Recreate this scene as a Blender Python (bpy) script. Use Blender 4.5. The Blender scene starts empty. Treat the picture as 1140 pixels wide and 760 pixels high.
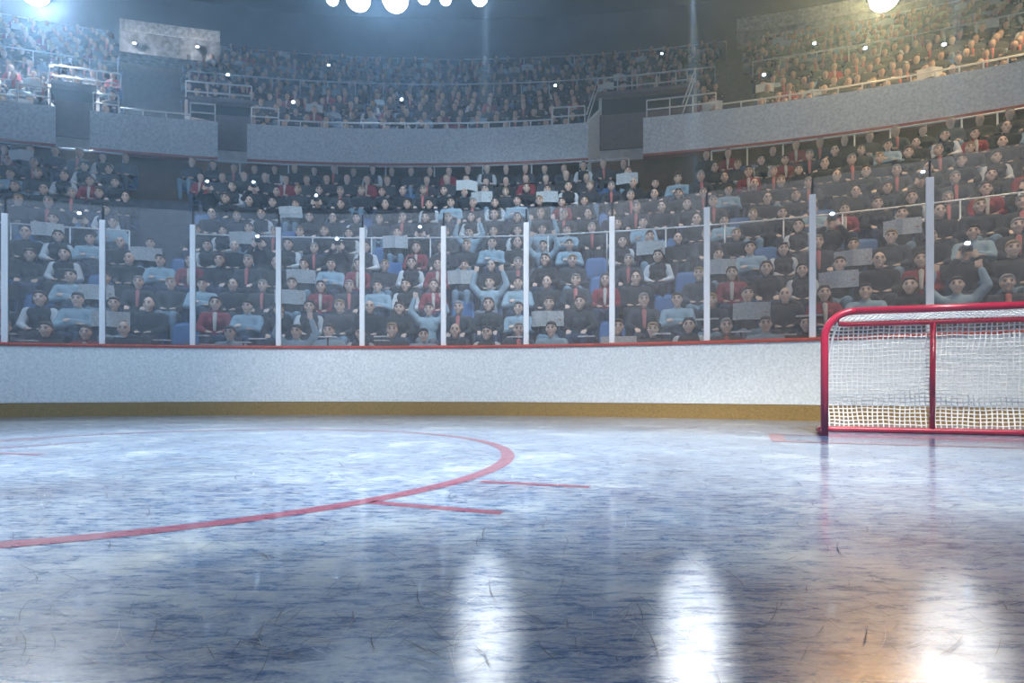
import bpy, bmesh, math, random
import numpy as np
from mathutils import Vector, Matrix
random.seed(11)
PI = math.pi
C = bpy.context.scene.collection
sc = bpy.context.scene

# ---------------------------------------------------------------- camera maths
F, CX, HY, H = 638.0, 570.0, 429.3, 0.45          # focal length (px of 1140), centre, horizon row, eye height


def ground(x, y):
    Y = F * H / (y - HY)
    return Vector(((x - CX) / F * Y, Y, 0))


def zat(y, Y):
    return H + (HY - y) / F * Y


def on_arc(x, L):
    """point on the plan arc L=(Y0,R,X0) seen along picture column x"""
    Y0, R, X0 = L
    t = (x - CX) / F
    cy = Y0 - R
    a, b, c = t * t + 1, -2 * (t * X0 + cy), X0 * X0 + cy * cy - R * R
    Y = (-b + math.sqrt(b * b - 4 * a * c)) / (2 * a)
    return Vector((t * Y, Y, 0))


def arc_dir(p, L):
    Y0, R, X0 = L
    d = Vector((X0 - p.x, Y0 - R - p.y, 0))
    return d.normalized()


BOARD = (8.9, 14.4, -2.66)


def low(Y0):                                       # lower bowl arcs
    u = (Y0 - 8.9) / (16.75 - 8.9)
    return (Y0, 14.4 + u * (33 - 14.4), -2.66 - .34 * u)


def upp(Y0):                                       # balcony arcs
    return (Y0, 33 + (Y0 - 16.75) * 1.97, -3.0)


XS = [-170 + i * (1310 + 170) / 74 for i in range(75)]


def xr(a, b, n=None):
    n = n or max(2, int(abs(b - a) / 18) + 1)
    return [a + (b - a) * i / (n - 1) for i in range(n)]


# ---------------------------------------------------------------- materials
def mat(name, col, rough=.6, metal=0., noise=0., nscale=20., spec=.5, bump=0., col2=None):
    m = bpy.data.materials.new(name)
    m.use_nodes = True
    nt = m.node_tree
    b = nt.nodes['Principled BSDF']
    b.inputs['Base Color'].default_value = (*col, 1)
    b.inputs['Roughness'].default_value = rough
    b.inputs['Metallic'].default_value = metal
    b.inputs['Specular IOR Level'].default_value = spec
    if noise or bump or col2:
        tc = nt.nodes.new('ShaderNodeTexCoord')
        n = nt.nodes.new('ShaderNodeTexNoise')
        n.inputs['Scale'].default_value = nscale
        n.inputs['Detail'].default_value = 6
        nt.links.new(tc.outputs['Object'], n.inputs['Vector'])
        r = nt.nodes.new('ShaderNodeValToRGB')
        r.color_ramp.elements[0].position = .3
        r.color_ramp.elements[1].position = .7
        lo = col2 or tuple(max(0, c * (1 - noise)) for c in col)
        hi = col if col2 else tuple(min(1, c * (1 + noise)) for c in col)
        r.color_ramp.elements[0].color = (*lo, 1)
        r.color_ramp.elements[1].color = (*hi, 1)
        nt.links.new(n.outputs['Fac'], r.inputs['Fac'])
        nt.links.new(r.outputs['Color'], b.inputs['Base Color'])
        if bump:
            bp = nt.nodes.new('ShaderNodeBump')
            bp.inputs['Strength'].default_value = bump
            bp.inputs['Distance'].default_value = .01
            nt.links.new(n.outputs['Fac'], bp.inputs['Height'])
            nt.links.new(bp.outputs['Normal'], b.inputs['Normal'])
    return m


def emit(name, col, strength):
    m = bpy.data.materials.new(name)
    m.use_nodes = True
    nt = m.node_tree
    nt.nodes.clear()
    o = nt.nodes.new('ShaderNodeOutputMaterial')
    e = nt.nodes.new('ShaderNodeEmission')
    e.inputs['Color'].default_value = (*col, 1)
    e.inputs['Strength'].default_value = strength
    nt.links.new(e.outputs[0], o.inputs[0])
    return m


def attr_mat(name, base=None, rough=.8):
    """colour from the mesh's own colour attribute, optionally multiplied by a base"""
    m = bpy.data.materials.new(name)
    m.use_nodes = True
    nt = m.node_tree
    b = nt.nodes['Principled BSDF']
    b.inputs['Roughness'].default_value = rough
    a = nt.nodes.new('ShaderNodeAttribute')
    a.attribute_name = 'tint'
    if base:
        mx = nt.nodes.new('ShaderNodeMix')
        mx.data_type = 'RGBA'
        mx.blend_type = 'MULTIPLY'
        mx.inputs['Factor'].default_value = 1
        mx.inputs['A'].default_value = (*base, 1)
        nt.links.new(a.outputs['Color'], mx.inputs['B'])
        nt.links.new(mx.outputs['Result'], b.inputs['Base Color'])
    else:
        nt.links.new(a.outputs['Color'], b.inputs['Base Color'])
    return m


M = {
    'board': mat('board_plastic', (.74, .77, .77), .45, noise=.16, nscale=34),
    'kick': mat('kick_plate_ochre', (.30, .185, .05), .5, noise=.22, nscale=40),
    'cap': mat('cap_rail_red', (.42, .07, .045), .4, noise=.2, nscale=9),
    'concrete': mat('stand_concrete', (.09, .10, .12), .85, noise=.3, nscale=6),
    'fascia': mat('balcony_concrete', (.78, .84, .88), .75, noise=.2, nscale=16),
    'brown': mat('concourse_brown', (.22, .12, .06), .8, noise=.2, nscale=3),
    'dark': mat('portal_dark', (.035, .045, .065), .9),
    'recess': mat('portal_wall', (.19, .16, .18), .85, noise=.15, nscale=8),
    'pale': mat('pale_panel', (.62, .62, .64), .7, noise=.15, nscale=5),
    'navy': mat('hall_wall_navy', (.075, .095, .135), .9, noise=.25, nscale=.7),
    'ceil': mat('ceiling_navy', (.035, .045, .06), .9, noise=.3, nscale=.5),
    'press': mat('press_box_concrete', (.55, .55, .54), .8, noise=.45, nscale=7),
    'press_low': mat('press_box_lower', (.34, .34, .35), .8, noise=.6, nscale=4),
    'rail': mat('rail_white', (.78, .80, .82), .35, metal=.2),
    'post': mat('glass_post_white', (.86, .87, .89), .35),
    'stub': mat('post_rod_dark', (.05, .055, .07), .4, metal=.5),
    'seat': mat('seat_blue_plastic', (.055, .15, .36), .45, noise=.15, nscale=3),
    'seat_leg': mat('seat_bracket_grey', (.15, .16, .18), .5, metal=.6),
    'goal': mat('goal_red_paint', (.33, .016, .05), .25, noise=.1, nscale=8),
    'cord': mat('net_cord_white', (.88, .9, .9), .8),
    'lamp': mat('lamp_housing', (.08, .085, .1), .4, metal=.7),
    'slat': mat('slat_white', (.9, .9, .9), .4),
    'paper': mat('newsprint', (.74, .77, .77), .9, noise=.3, nscale=45),
    'blackbox': mat('camera_black', (.03, .03, .035), .4),
    'glasslens': mat('camera_lens', (.02, .025, .04), .08),
}
CLOTH = {
    'pale blue': mat('cloth_pale_blue', (.33, .46, .55), .85, noise=.12, nscale=14),
    'white': mat('cloth_white', (.68, .70, .72), .85, noise=.08, nscale=14),
    'black': mat('cloth_black', (.022, .024, .03), .9, noise=.2, nscale=14),
    'charcoal': mat('cloth_charcoal', (.045, .05, .062), .85, noise=.2, nscale=14),
    'red': mat('cloth_red', (.30, .03, .045), .85, noise=.15, nscale=14),
    'coral': mat('cloth_coral', (.62, .20, .19), .8, noise=.1, nscale=14),
    'cream': mat('cloth_cream', (.66, .60, .54), .85, noise=.1, nscale=14),
    'navy': mat('cloth_navy', (.04, .06, .12), .85, noise=.2, nscale=14),
    'denim': mat('cloth_pale_denim', (.22, .33, .43), .9, noise=.2, nscale=20),
    'grey': mat('cloth_grey', (.20, .22, .25), .9, noise=.15, nscale=14),
}
HAIR = {
    'dark': mat('hair_dark', (.02, .016, .014), .6, noise=.3, nscale=60),
    'brown': mat('hair_brown', (.075, .04, .024), .6, noise=.3, nscale=60),
    'grey': mat('hair_grey', (.33, .32, .31), .65, noise=.2, nscale=60),
    'fair': mat('hair_fair', (.34, .23, .11), .6, noise=.25, nscale=60),
}
SKIN = attr_mat('skin', (.74, .53, .43), .6)
CROWD = attr_mat('crowd_colours', None, .85)


# ---------------------------------------------------------------- mesh builder
class MB:
    def __init__(s):
        s.v, s.f = [], []

    def box(s, c, size, rz=0, rx=0):
        m = Matrix.Translation(c) @ Matrix.Rotation(rz, 4, 'Z') @ Matrix.Rotation(rx, 4, 'X')
        n = len(s.v)
        hx, hy, hz = [q / 2 for q in size]
        for z in (-hz, hz):
            for x, y in ((-hx, -hy), (hx, -hy), (hx, hy), (-hx, hy)):
                s.v.append(m @ Vector((x, y, z)))
        for q in ((0, 3, 2, 1), (4, 5, 6, 7), (0, 1, 5, 4), (1, 2, 6, 5), (2, 3, 7, 6), (3, 0, 4, 7)):
            s.f.append([n + k for k in q])
        return s

    def tube(s, pts, r, seg=8, cap=True):
        pts = [Vector(p) for p in pts]
        n0 = len(s.v)
        N = len(pts)
        rad = r if isinstance(r, (list, tuple)) else [r] * N
        up = None
        for i, p in enumerate(pts):
            t = (pts[min(i + 1, N - 1)] - pts[max(i - 1, 0)]).normalized()
            if up is None:
                up = Vector((0, 0, 1)) if abs(t.z) < .9 else Vector((0, 1, 0))
            a = t.cross(up).normalized()
            b = a.cross(t).normalized()
            up = b
            for k in range(seg):
                w = 2 * PI * k / seg
                s.v.append(p + (a * math.cos(w) + b * math.sin(w)) * rad[i])
        for i in range(N - 1):
            for k in range(seg):
                k2 = (k + 1) % seg
                s.f.append([n0 + i * seg + k, n0 + i * seg + k2, n0 + (i + 1) * seg + k2, n0 + (i + 1) * seg + k])
        if cap:
            s.f.append([n0 + k for k in range(seg)][::-1])
            s.f.append([n0 + (N - 1) * seg + k for k in range(seg)])
        return s

    def ell(s, c, r, seg=14, rings=9, rot=None):
        n0 = len(s.v)
        c = Vector(c)
        r = (r, r, r) if isinstance(r, (int, float)) else r
        R = rot or Matrix.Identity(3)
        P = [Vector((0, 0, r[2]))]
        for i in range(1, rings):
            th = PI * i / rings
            for k in range(seg):
                w = 2 * PI * k / seg
                P.append(Vector((r[0] * math.sin(th) * math.cos(w), r[1] * math.sin(th) * math.sin(w), r[2] * math.cos(th))))
        P.append(Vector((0, 0, -r[2])))
        s.v += [c + R @ p for p in P]
        last = n0 + len(P) - 1
        for k in range(seg):
            k2 = (k + 1) % seg
            s.f.append([n0, n0 + 1 + k, n0 + 1 + k2])
            for i in range(rings - 2):
                a = n0 + 1 + i * seg
                s.f.append([a + k, a + seg + k, a + seg + k2, a + k2])
            a = n0 + 1 + (rings - 2) * seg
            s.f.append([a + k, last, a + k2])
        return s

    def cap(s, a, b, ra, rb, seg=12):
        """tapered capsule"""
        a, b = Vector(a), Vector(b)
        d = (b - a).normalized()
        pts, rad = [], []
        for i in range(4):
            w = PI / 2 * (i + .15) / 4
            pts.append(a - d * ra * math.cos(w)); rad.append(ra * math.sin(w))
        pts.append(a); rad.append(ra)
        pts.append(b); rad.append(rb)
        for i in range(3, -1, -1):
            w = PI / 2 * (i + .15) / 4
            pts.append(b + d * rb * math.cos(w)); rad.append(rb * math.sin(w))
        return s.tube(pts, rad, seg)

    def sweep(s, xs, prof, closed=False, ends=False):
        """prof: list of (arc, z); swept along picture columns xs in plan"""
        n0 = len(s.v)
        m = len(prof)
        for x in xs:
            for L, z in prof:
                p = on_arc(x, L)
                s.v.append(Vector((p.x, p.y, z)))
        for i in range(len(xs) - 1):
            for k in range(m if closed else m - 1):
                k2 = (k + 1) % m
                s.f.append([n0 + i * m + k, n0 + (i + 1) * m + k, n0 + (i + 1) * m + k2, n0 + i * m + k2])
        if closed and ends:
            s.f.append([n0 + k for k in range(m)])
            s.f.append([n0 + (len(xs) - 1) * m + k for k in range(m)][::-1])
        return s

    def mesh(s, name):
        me = bpy.data.meshes.new(name)
        me.from_pydata([tuple(v) for v in s.v], [], s.f)
        me.update()
        return me

    def build(s, name, m, parent=None, smooth=False, bevel=0):
        me = s.mesh(name)
        me.materials.append(m)
        if smooth:
            me.polygons.foreach_set('use_smooth', [True] * len(me.polygons))
        o = bpy.data.objects.new(name, me)
        C.objects.link(o)
        if parent:
            o.parent = parent
        if bevel:
            b = o.modifiers.new('bevel', 'BEVEL')
            b.width = bevel
            b.segments = 2
        return o


def tag(o, label, cat, group=None, kind=None):
    o['label'] = label
    o['category'] = cat
    if group:
        o['group'] = group
    if kind:
        o['kind'] = kind
    return o


def struct(o, label=None, cat=None):
    o['kind'] = 'structure'
    if label:
        o['label'] = label
    if cat:
        o['category'] = cat
    return o


def empty(name, loc=(0, 0, 0), rz=0):
    o = bpy.data.objects.new(name, None)
    o.empty_display_size = .1
    C.objects.link(o)
    o.location = loc
    o.rotation_euler = (0, 0, rz)
    return o


def link_obj(name, me, parent=None, loc=None):
    o = bpy.data.objects.new(name, me)
    C.objects.link(o)
    if parent:
        o.parent = parent
    if loc is not None:
        o.location = loc
    return o


NTH = ['first', 'second', 'third', 'fourth', 'fifth', 'sixth', 'seventh', 'eighth', 'ninth', 'tenth', 'eleventh', 'twelfth',
       'thirteenth', 'fourteenth', 'fifteenth', 'sixteenth', 'seventeenth', 'eighteenth']

# ================================================================ ICE
def ice_material(name, tintcol=None, amount=0.0):
    m = bpy.data.materials.new(name)
    m.use_nodes = True
    nt = m.node_tree
    N, Lk = nt.nodes, nt.links
    b = N['Principled BSDF']
    geo = N.new('ShaderNodeNewGeometry')

    def noise(scale, detail, rough=.6, sx=1., sy=1., dist=0.):
        mp = N.new('ShaderNodeMapping')
        mp.inputs['Scale'].default_value = (sx, sy, 1)
        Lk.new(geo.outputs['Position'], mp.inputs['Vector'])
        n = N.new('ShaderNodeTexNoise')
        n.inputs['Scale'].default_value = scale
        n.inputs['Detail'].default_value = detail
        n.inputs['Roughness'].default_value = rough
        n.inputs['Distortion'].default_value = dist
        Lk.new(mp.outputs[0], n.inputs['Vector'])
        return n.outputs['Fac']

    def ramp(fac, stops):
        r = N.new('ShaderNodeValToRGB')
        e = r.color_ramp.elements
        while len(e) < len(stops):
            e.new(.5)
        for q, (p, c) in zip(e, stops):
            q.position = p
            q.color = (*c, 1) if len(c) == 3 else c
        Lk.new(fac, r.inputs['Fac'])
        return r.outputs['Color']

    def mix(f, a, bb, mode='MIX'):
        x = N.new('ShaderNodeMix')
        x.data_type = 'RGBA'
        x.blend_type = mode
        for s, v in (('Factor', f), ('A', a), ('B', bb)):
            if hasattr(v, 'links'):
                Lk.new(v, x.inputs[s])
            elif s == 'Factor':
                x.inputs[s].default_value = v
            else:
                x.inputs[s].default_value = (*v, 1)
        return x.outputs['Result']

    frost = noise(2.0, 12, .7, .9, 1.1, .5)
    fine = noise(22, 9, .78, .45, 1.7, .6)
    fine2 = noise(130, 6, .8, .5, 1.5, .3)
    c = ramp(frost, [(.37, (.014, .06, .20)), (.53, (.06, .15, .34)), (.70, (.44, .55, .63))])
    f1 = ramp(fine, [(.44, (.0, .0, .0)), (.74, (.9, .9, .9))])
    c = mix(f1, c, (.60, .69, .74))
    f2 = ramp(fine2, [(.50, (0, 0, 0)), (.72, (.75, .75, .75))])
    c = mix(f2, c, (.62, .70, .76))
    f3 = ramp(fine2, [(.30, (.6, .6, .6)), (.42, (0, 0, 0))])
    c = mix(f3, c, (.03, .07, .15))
    if tintcol:
        am = ramp(fine2, [(.35, (amount, amount, amount)), (.8, (amount * .55,) * 3)])
        c = mix(am, c, tintcol)
    Lk.new(c, b.inputs['Base Color'])
    ro = ramp(fine, [(.3, (.22, .22, .22)), (.7, (.37, .37, .37))])
    Lk.new(ro, b.inputs['Roughness'])
    b.inputs['IOR'].default_value = 1.45
    b.inputs['Specular IOR Level'].default_value = .55
    b.inputs['Coat Weight'].default_value = .75
    b.inputs['Coat Roughness'].default_value = .085
    b.inputs['Coat IOR'].default_value = 1.33
    hsum = mix(.35, fine, fine2)
    bp = N.new('ShaderNodeBump')
    bp.inputs['Strength'].default_value = .10
    bp.inputs['Distance'].default_value = .004
    Lk.new(hsum, bp.inputs['Height'])
    Lk.new(bp.outputs['Normal'], b.inputs['Normal'])
    return m


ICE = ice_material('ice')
ICE_RED = ice_material('ice_line_red', (.22, .014, .05), .97)
ICE_BLUE = ice_material('ice_crease_blue', (.03, .085, .21), 1.0)
fl = MB()
n0 = 0
fl.v = [Vector((-22, -9, 0)), Vector((22, -9, 0)), Vector((22, 13, 0)), Vector((-22, 13, 0))]
fl.f = [[0, 1, 2, 3]]
floor = struct(fl.build('floor', ICE), 'scratched blue white rink ice', 'ice')


def strip_mesh(pts, w, z):
    mb = MB()
    N = len(pts)
    for i, p in enumerate(pts):
        t = (pts[min(i + 1, N - 1)] - pts[max(i - 1, 0)]).normalized()
        nrm = Vector((-t.y, t.x, 0)) * (w if isinstance(w, float) else w[i]) / 2
        mb.v += [p + nrm + Vector((0, 0, z)), p - nrm + Vector((0, 0, z))]
    for i in range(N - 1):
        mb.f.append([2 * i, 2 * i + 1, 2 * i + 3, 2 * i + 2])
    return mb


cc, cr = Vector((-2.246, 3.69, 0)), 2.22
o = strip_mesh([cc + Vector((math.cos(a), math.sin(a), 0)) * cr for a in [2 * PI * i / 160 for i in range(161)]], .085, .0012).build('circle_line', ICE_RED, floor)
o['label'] = 'red face-off circle line'
for a, b2, w in ((ground(412, 559), ground(559, 571), .055), (ground(535, 536), ground(656, 542), .05),
                 (ground(-60, 503), ground(46, 506), .06), (ground(-60, 502.5), ground(103, 491.5), .06), (ground(-60, 495), ground(50, 489), .05)):
    o = strip_mesh([a, b2], w, .0012).build('hash_mark', ICE_RED, floor)
    o['label'] = 'short red hash mark line'

# net position and axes
A = Vector((2.81, 5.153, 0))
ph = math.radians(18)
E = Vector((math.cos(ph), -math.sin(ph), 0))
Nn = Vector((math.sin(ph), math.cos(ph), 0))          # towards the back of the goal
# goal crease: blue area edged in red, in front of the goal mouth
cl, cf = A - E * .40 + Nn * .02, A - E * .46 - Nn * .68
cw = 2.85
mb = MB()
mb.v = [cl + Vector((0, 0, .001)), cf + Vector((0, 0, .001)), cf + E * (cw + .1) + Vector((0, 0, .001)), cl + E * cw + Vector((0, 0, .001))]
mb.f = [[0, 1, 2, 3]]
o = mb.build('goal_crease', ICE_BLUE, floor); o['label'] = 'pale blue goal crease paint'
o = strip_mesh([cl, cf, ], .12, .0016).build('crease_line', ICE_RED, floor)
o = strip_mesh([cf - E * .05, cf + E * (cw + .1)], .11, .0020).build('crease_line', ICE_RED, floor)
o = strip_mesh([cl - E * .06, cl + E * (cw + .06)], .05, .0024).build('goal_line', ICE_RED, floor)

# skate scratches: thin scraped arcs, dark and white
for nm, mt, cnt, seed in (('skate_scratch_marks', mat('scratch_dark', (.015, .03, .07), .6), 1150, 3), ('skate_frost_marks', mat('scratch_white', (.72, .78, .82), .7), 300, 4)):
    rg = random.Random(seed)
    mb = MB()
    for k in range(cnt):
        yy = .95 + 5.4 * rg.random() ** 1.9
        xx = rg.uniform(-1.0, 1.0) * yy * 1.0
        L = rg.uniform(.03, .22) * (.6 + .25 * yy)
        a0, cv = rg.uniform(0, 2 * PI), rg.uniform(-.7, .7)
        p = Vector((xx, yy, 0))
        pts = []
        n = 9
        for i in range(n):
            a = a0 + cv * (i / n - .5)
            pts.append(p.copy())
            p = p + Vector((math.cos(a), math.sin(a), 0)) * L / n
        w0 = (rg.uniform(.0008, .0016) if cnt > 700 else rg.uniform(.0003, .0008)) * (.7 + .28 * yy)
        sm = strip_mesh(pts, [w0 * (.25 + math.sin(PI * i / (n - 1))) for i in range(n)], .003 + k * 1e-6)
        q = len(mb.v)
        mb.v += sm.v
        mb.f += [[q + t for t in f] for f in sm.f]
    o = mb.build(nm, mt, floor)
    o['kind'] = 'stuff'

# ================================================================ BOARDS, GLASS
def blayer(d):
    return (8.9 + d, 14.4 + d, -2.66)


bd = MB()
bd.sweep(XS, [(blayer(0), .205), (blayer(0), 1.022), (blayer(.12), 1.022), (blayer(.12), .0), (blayer(.02), 0.0), (blayer(.02), .205)], True, True)
struct(bd.build('wall_boards', M['board']), 'speckled white rink boards', 'boards')
struct(MB().sweep(XS, [(blayer(-.012), 0), (blayer(-.012), .2), (blayer(.019), .2), (blayer(.019), 0)], True, True).build('baseboard_boards', M['kick']),
       'ochre kick plate along the foot of the boards', 'kick plate')
struct(MB().sweep(XS, [(blayer(-.02), 1.023), (blayer(-.025), 1.05), (blayer(-.01), 1.07), (blayer(.16), 1.07), (blayer(.17), 1.05), (blayer(.16), 1.023)], True, True).build('trim_1', M['cap']),
       'red cap rail on the boards', 'trim')

# thin glass with a pale film, patchy by noise
gm = bpy.data.materials.new('rink_glass')
gm.use_nodes = True
nt = gm.node_tree
nt.nodes.clear()
out = nt.nodes.new('ShaderNodeOutputMaterial')
tr = nt.nodes.new('ShaderNodeBsdfTransparent'); tr.inputs[0].default_value = (.93, .95, .97, 1)
gl = nt.nodes.new('ShaderNodeBsdfGlossy'); gl.inputs['Roughness'].default_value = .04; gl.inputs[0].default_value = (.9, .95, 1, 1)
df = nt.nodes.new('ShaderNodeBsdfDiffuse'); df.inputs[0].default_value = (.80, .86, .92, 1)
tl = nt.nodes.new('ShaderNodeBsdfTranslucent'); tl.inputs[0].default_value = (.80, .86, .92, 1)
fr = nt.nodes.new('ShaderNodeFresnel'); fr.inputs[0].default_value = 1.3
mh = nt.nodes.new('ShaderNodeMixShader'); mh.inputs[0].default_value = .45
nt.links.new(df.outputs[0], mh.inputs[1]); nt.links.new(tl.outputs[0], mh.inputs[2])
tc = nt.nodes.new('ShaderNodeTexCoord')
nz = nt.nodes.new('ShaderNodeTexNoise'); nz.inputs['Scale'].default_value = 1.1; nz.inputs['Detail'].default_value = 7
nt.links.new(tc.outputs['Object'], nz.inputs['Vector'])
mr = nt.nodes.new('ShaderNodeMapRange')
mr.inputs['From Min'].default_value = .3; mr.inputs['From Max'].default_value = .75
mr.inputs['To Min'].default_value = .06; mr.inputs['To Max'].default_value = .17
GLASS_FILM = mr
nt.links.new(nz.outputs['Fac'], mr.inputs['Value'])
m1 = nt.nodes.new('ShaderNodeMixShader'); m2 = nt.nodes.new('ShaderNodeMixShader')
nt.links.new(mr.outputs[0], m1.inputs[0]); nt.links.new(tr.outputs[0], m1.inputs[1]); nt.links.new(mh.outputs[0], m1.inputs[2])
nt.links.new(fr.outputs[0], m2.inputs[0]); nt.links.new(m1.outputs[0], m2.inputs[1]); nt.links.new(gl.outputs[0], m2.inputs[2])
nt.links.new(m2.outputs[0], out.inputs[0])

POSTS = [-104, 6, 114.5, 215, 310.5, 403.5, 494, 586, 681.5, 787, 904.5, 1035, 1182]
GL = blayer(.075)
GTOP = 3.13
for i, x in enumerate(POSTS):
    p = on_arc(x, GL)
    d = arc_dir(p, GL)
    rz = math.atan2(d.x, -d.y)
    r = empty('glass_post', (p.x, p.y, 1.07), rz)
    MB().box((0, -.012, .925), (.080, .035, 1.85)).build('cover_strip', M['post'], r, bevel=.006)
    MB().box((0, .012, 1.03), (.022, .05, 2.06)).build('rod', M['stub'], r, bevel=.004)
    if 0 < i < 12:
        tag(r, f'white glass support post on the boards, {NTH[i - 1]} from left', 'post', 'posts between the glass panes')
    else:
        tag(r, 'white glass support post on the boards beyond the %s edge' % ('left' if i == 0 else 'right'), 'post', 'posts between the glass panes')
ZSLOPE = 0
for i in range(len(POSTS) - 1):
    a, b = on_arc(POSTS[i], GL), on_arc(POSTS[i + 1], GL)
    v = b - a
    mid = (a + b) / 2
    w = v.length - .026
    g = MB().box((0, 0, 1.03), (w, .012, 2.06)).build('glass_shield', gm, bevel=.002)
    g.location = (mid.x, mid.y, 1.072)
    g.rotation_euler = (0, 0, math.atan2(v.y, v.x))
    if i == 0:
        lb = 'tall glass pane left of the first white post, cut by the edge'
    elif i == 11:
        lb = 'tall glass pane right of the last white post, above the goal'
    else:
        lb = f'tall clear glass pane between the {NTH[i - 1]} and {NTH[i]} white posts'
    tag(g, lb, 'glass pane', 'glass panes above the boards')

# ================================================================ LOWER STAND
NR = 11
ROW_Y = [9.72 + .62 * i if i < 5 else 13.0 + .62 * (i - 5) for i in range(NR)]
ROW_Z = [.17 + .514 * i for i in range(NR)]


def rowlayer(i, d=0):
    return low(ROW_Y[i] + d)


prof = [(blayer(.13), -.02), (blayer(.13), ROW_Z[0])]
for i in range(1, NR):
    e = ROW_Y[i] - .40
    if i == 5:
        e = ROW_Y[4] + .42
    prof += [(low(e), ROW_Z[i - 1]), (low(e), ROW_Z[i])]
prof += [(low(17.3), ROW_Z[-1])]
struct(MB().sweep(XS, prof).build('floor_lower_stand', M['concrete']), 'stepped concrete rows of the lower stand', 'stand')
# concourse wall under the balcony
struct(MB().sweep(XS, [(low(17.25), 5.3), (low(17.25), 7.0)]).build('wall_concourse', M['brown']), 'brown wall under the balcony', 'wall')

# ================================================================ UPPER STAND
FA = upp(16.75)
SEGS = [(-170, 62), (100, 242.5), (275, 655), (716, 1310)]
GAPS = [(62, 100), (242.5, 275), (655, 716)]
for k, (a, b) in enumerate(SEGS):
    struct(MB().sweep(xr(a, b), [(FA, 6.94), (FA, 7.96), (upp(17.0), 7.96), (upp(17.0), 6.94)], True, True).build('wall_balcony', M['fascia']),
           'speckled grey balcony front, ' + ['left end', 'short piece', 'long middle piece', 'right piece'][k], 'balcony wall')
    struct(MB().sweep(xr(a, b), [(upp(16.72), 6.87), (upp(16.72), 6.939), (upp(16.99), 6.939), (upp(16.99), 6.87)], True, True).build('trim_%d' % (k + 2), M['cap']),
           'dark red edge strip under the balcony', 'trim')
NU = 16
UP_Y = [17.62 + .8 * j for j in range(NU)]
UP_Z = [7.17 + .596 * j for j in range(NU)]
PORT = [(57, 107), (209, 281), (665, 772)]           # portal mouths (picture columns), rows 0-2 are cut there
JP = 3
pf = [(upp(17.0), 6.9), (upp(17.0), UP_Z[0])]
for j in range(1, JP):
    pf += [(upp(UP_Y[j] - .42), UP_Z[j - 1]), (upp(UP_Y[j] - .42), UP_Z[j])]
pf += [(upp(UP_Y[JP] - .42), UP_Z[JP - 1])]
ed = [-170, 57, 107, 209, 281, 655, 772, 1310]
us = MB()
for a, b in zip(ed[0::2], ed[1::2]):
    us.sweep(xr(a, b), pf)
pf = []
for j in range(JP, NU):
    pf += [(upp(UP_Y[j] - .42), UP_Z[j - 1]), (upp(UP_Y[j] - .42), UP_Z[j])]
pf += [(upp(31.0), UP_Z[-1])]
us.sweep(XS, pf)
struct(us.build('floor_upper_stand', M['concrete']), 'stepped concrete rows of the upper stand', 'stand')
# portals
for k, (a, b) in enumerate(((57, 107), (209, 281), (655, 772))):
    ga, gb = GAPS[k]
    zr = [9.72, 9.72, 9.95][k]
    w = MB()
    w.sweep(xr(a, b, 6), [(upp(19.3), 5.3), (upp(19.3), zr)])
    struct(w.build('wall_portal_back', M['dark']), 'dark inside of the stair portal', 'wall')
    w = MB()
    w.sweep(xr(a, b, 6), [(upp(19.0), zr - .12), (upp(19.0), zr), (upp(20.2), zr), (upp(20.2), zr - .12)], True, True)
    struct(w.build('ceiling_portal', M['recess']), 'roof slab over the stair portal', 'slab')
    for sx in (a, b):
        w = MB()
        p0 = on_arc(ga if (sx == a) else sx, upp(17.0))
        x1 = {655: 670}.get(sx, sx)
        p1 = on_arc(x1, upp(18.2)); p2 = on_arc(x1, upp(19.3))
        zt = [8.05, 9.0 if k == 2 else 8.7, zr]
        q = len(w.v)
        off = Vector((.1, 0, 0)) * (-1 if sx == a else 1)
        for p, z in zip((p0, p1, p2), zt):
            for dz in (5.4, z):
                w.v += [Vector((p.x, p.y, dz)), Vector((p.x, p.y, dz)) + off]
        for t in (0, 4):
            w.f += [[t, t + 4, t + 6, t + 2], [t + 1, t + 3, t + 7, t + 5], [t + 2, t + 6, t + 7, t + 3]]
        w.f += [[0, 2, 3, 1], [8, 9, 11, 10]]
        struct(w.build('wall_portal_cheek', M['fascia' if k == 2 and sx == a else 'recess']), 'side wall of the stair portal', 'wall')
    xs = xr(ga - 2, gb + (56 if k == 2 else 6), 5)
    zl = 7.66
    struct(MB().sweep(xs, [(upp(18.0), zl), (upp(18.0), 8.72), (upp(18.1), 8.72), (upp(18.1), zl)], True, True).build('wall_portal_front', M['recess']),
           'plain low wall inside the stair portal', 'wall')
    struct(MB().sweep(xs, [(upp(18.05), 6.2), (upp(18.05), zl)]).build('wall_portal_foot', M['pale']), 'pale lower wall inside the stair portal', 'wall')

# back wall, ceiling
struct(MB().sweep(XS, [(upp(31), UP_Z[-1]), (upp(31), 18.4), (upp(31.2), 18.4), (upp(31.2), 21)]).build('wall_back', M['navy']), 'dark navy wall behind the upper stand', 'wall')
cb = MB()
cb.v = [Vector((-48, -9, 20.4)), Vector((48, -9, 20.4)), Vector((48, 36, 20.4)), Vector((-48, 36, 20.4))]
cb.f = [[0, 3, 2, 1]]
ceil = struct(cb.build('ceiling', M['ceil']), 'dark hall ceiling', 'ceiling')

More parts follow.
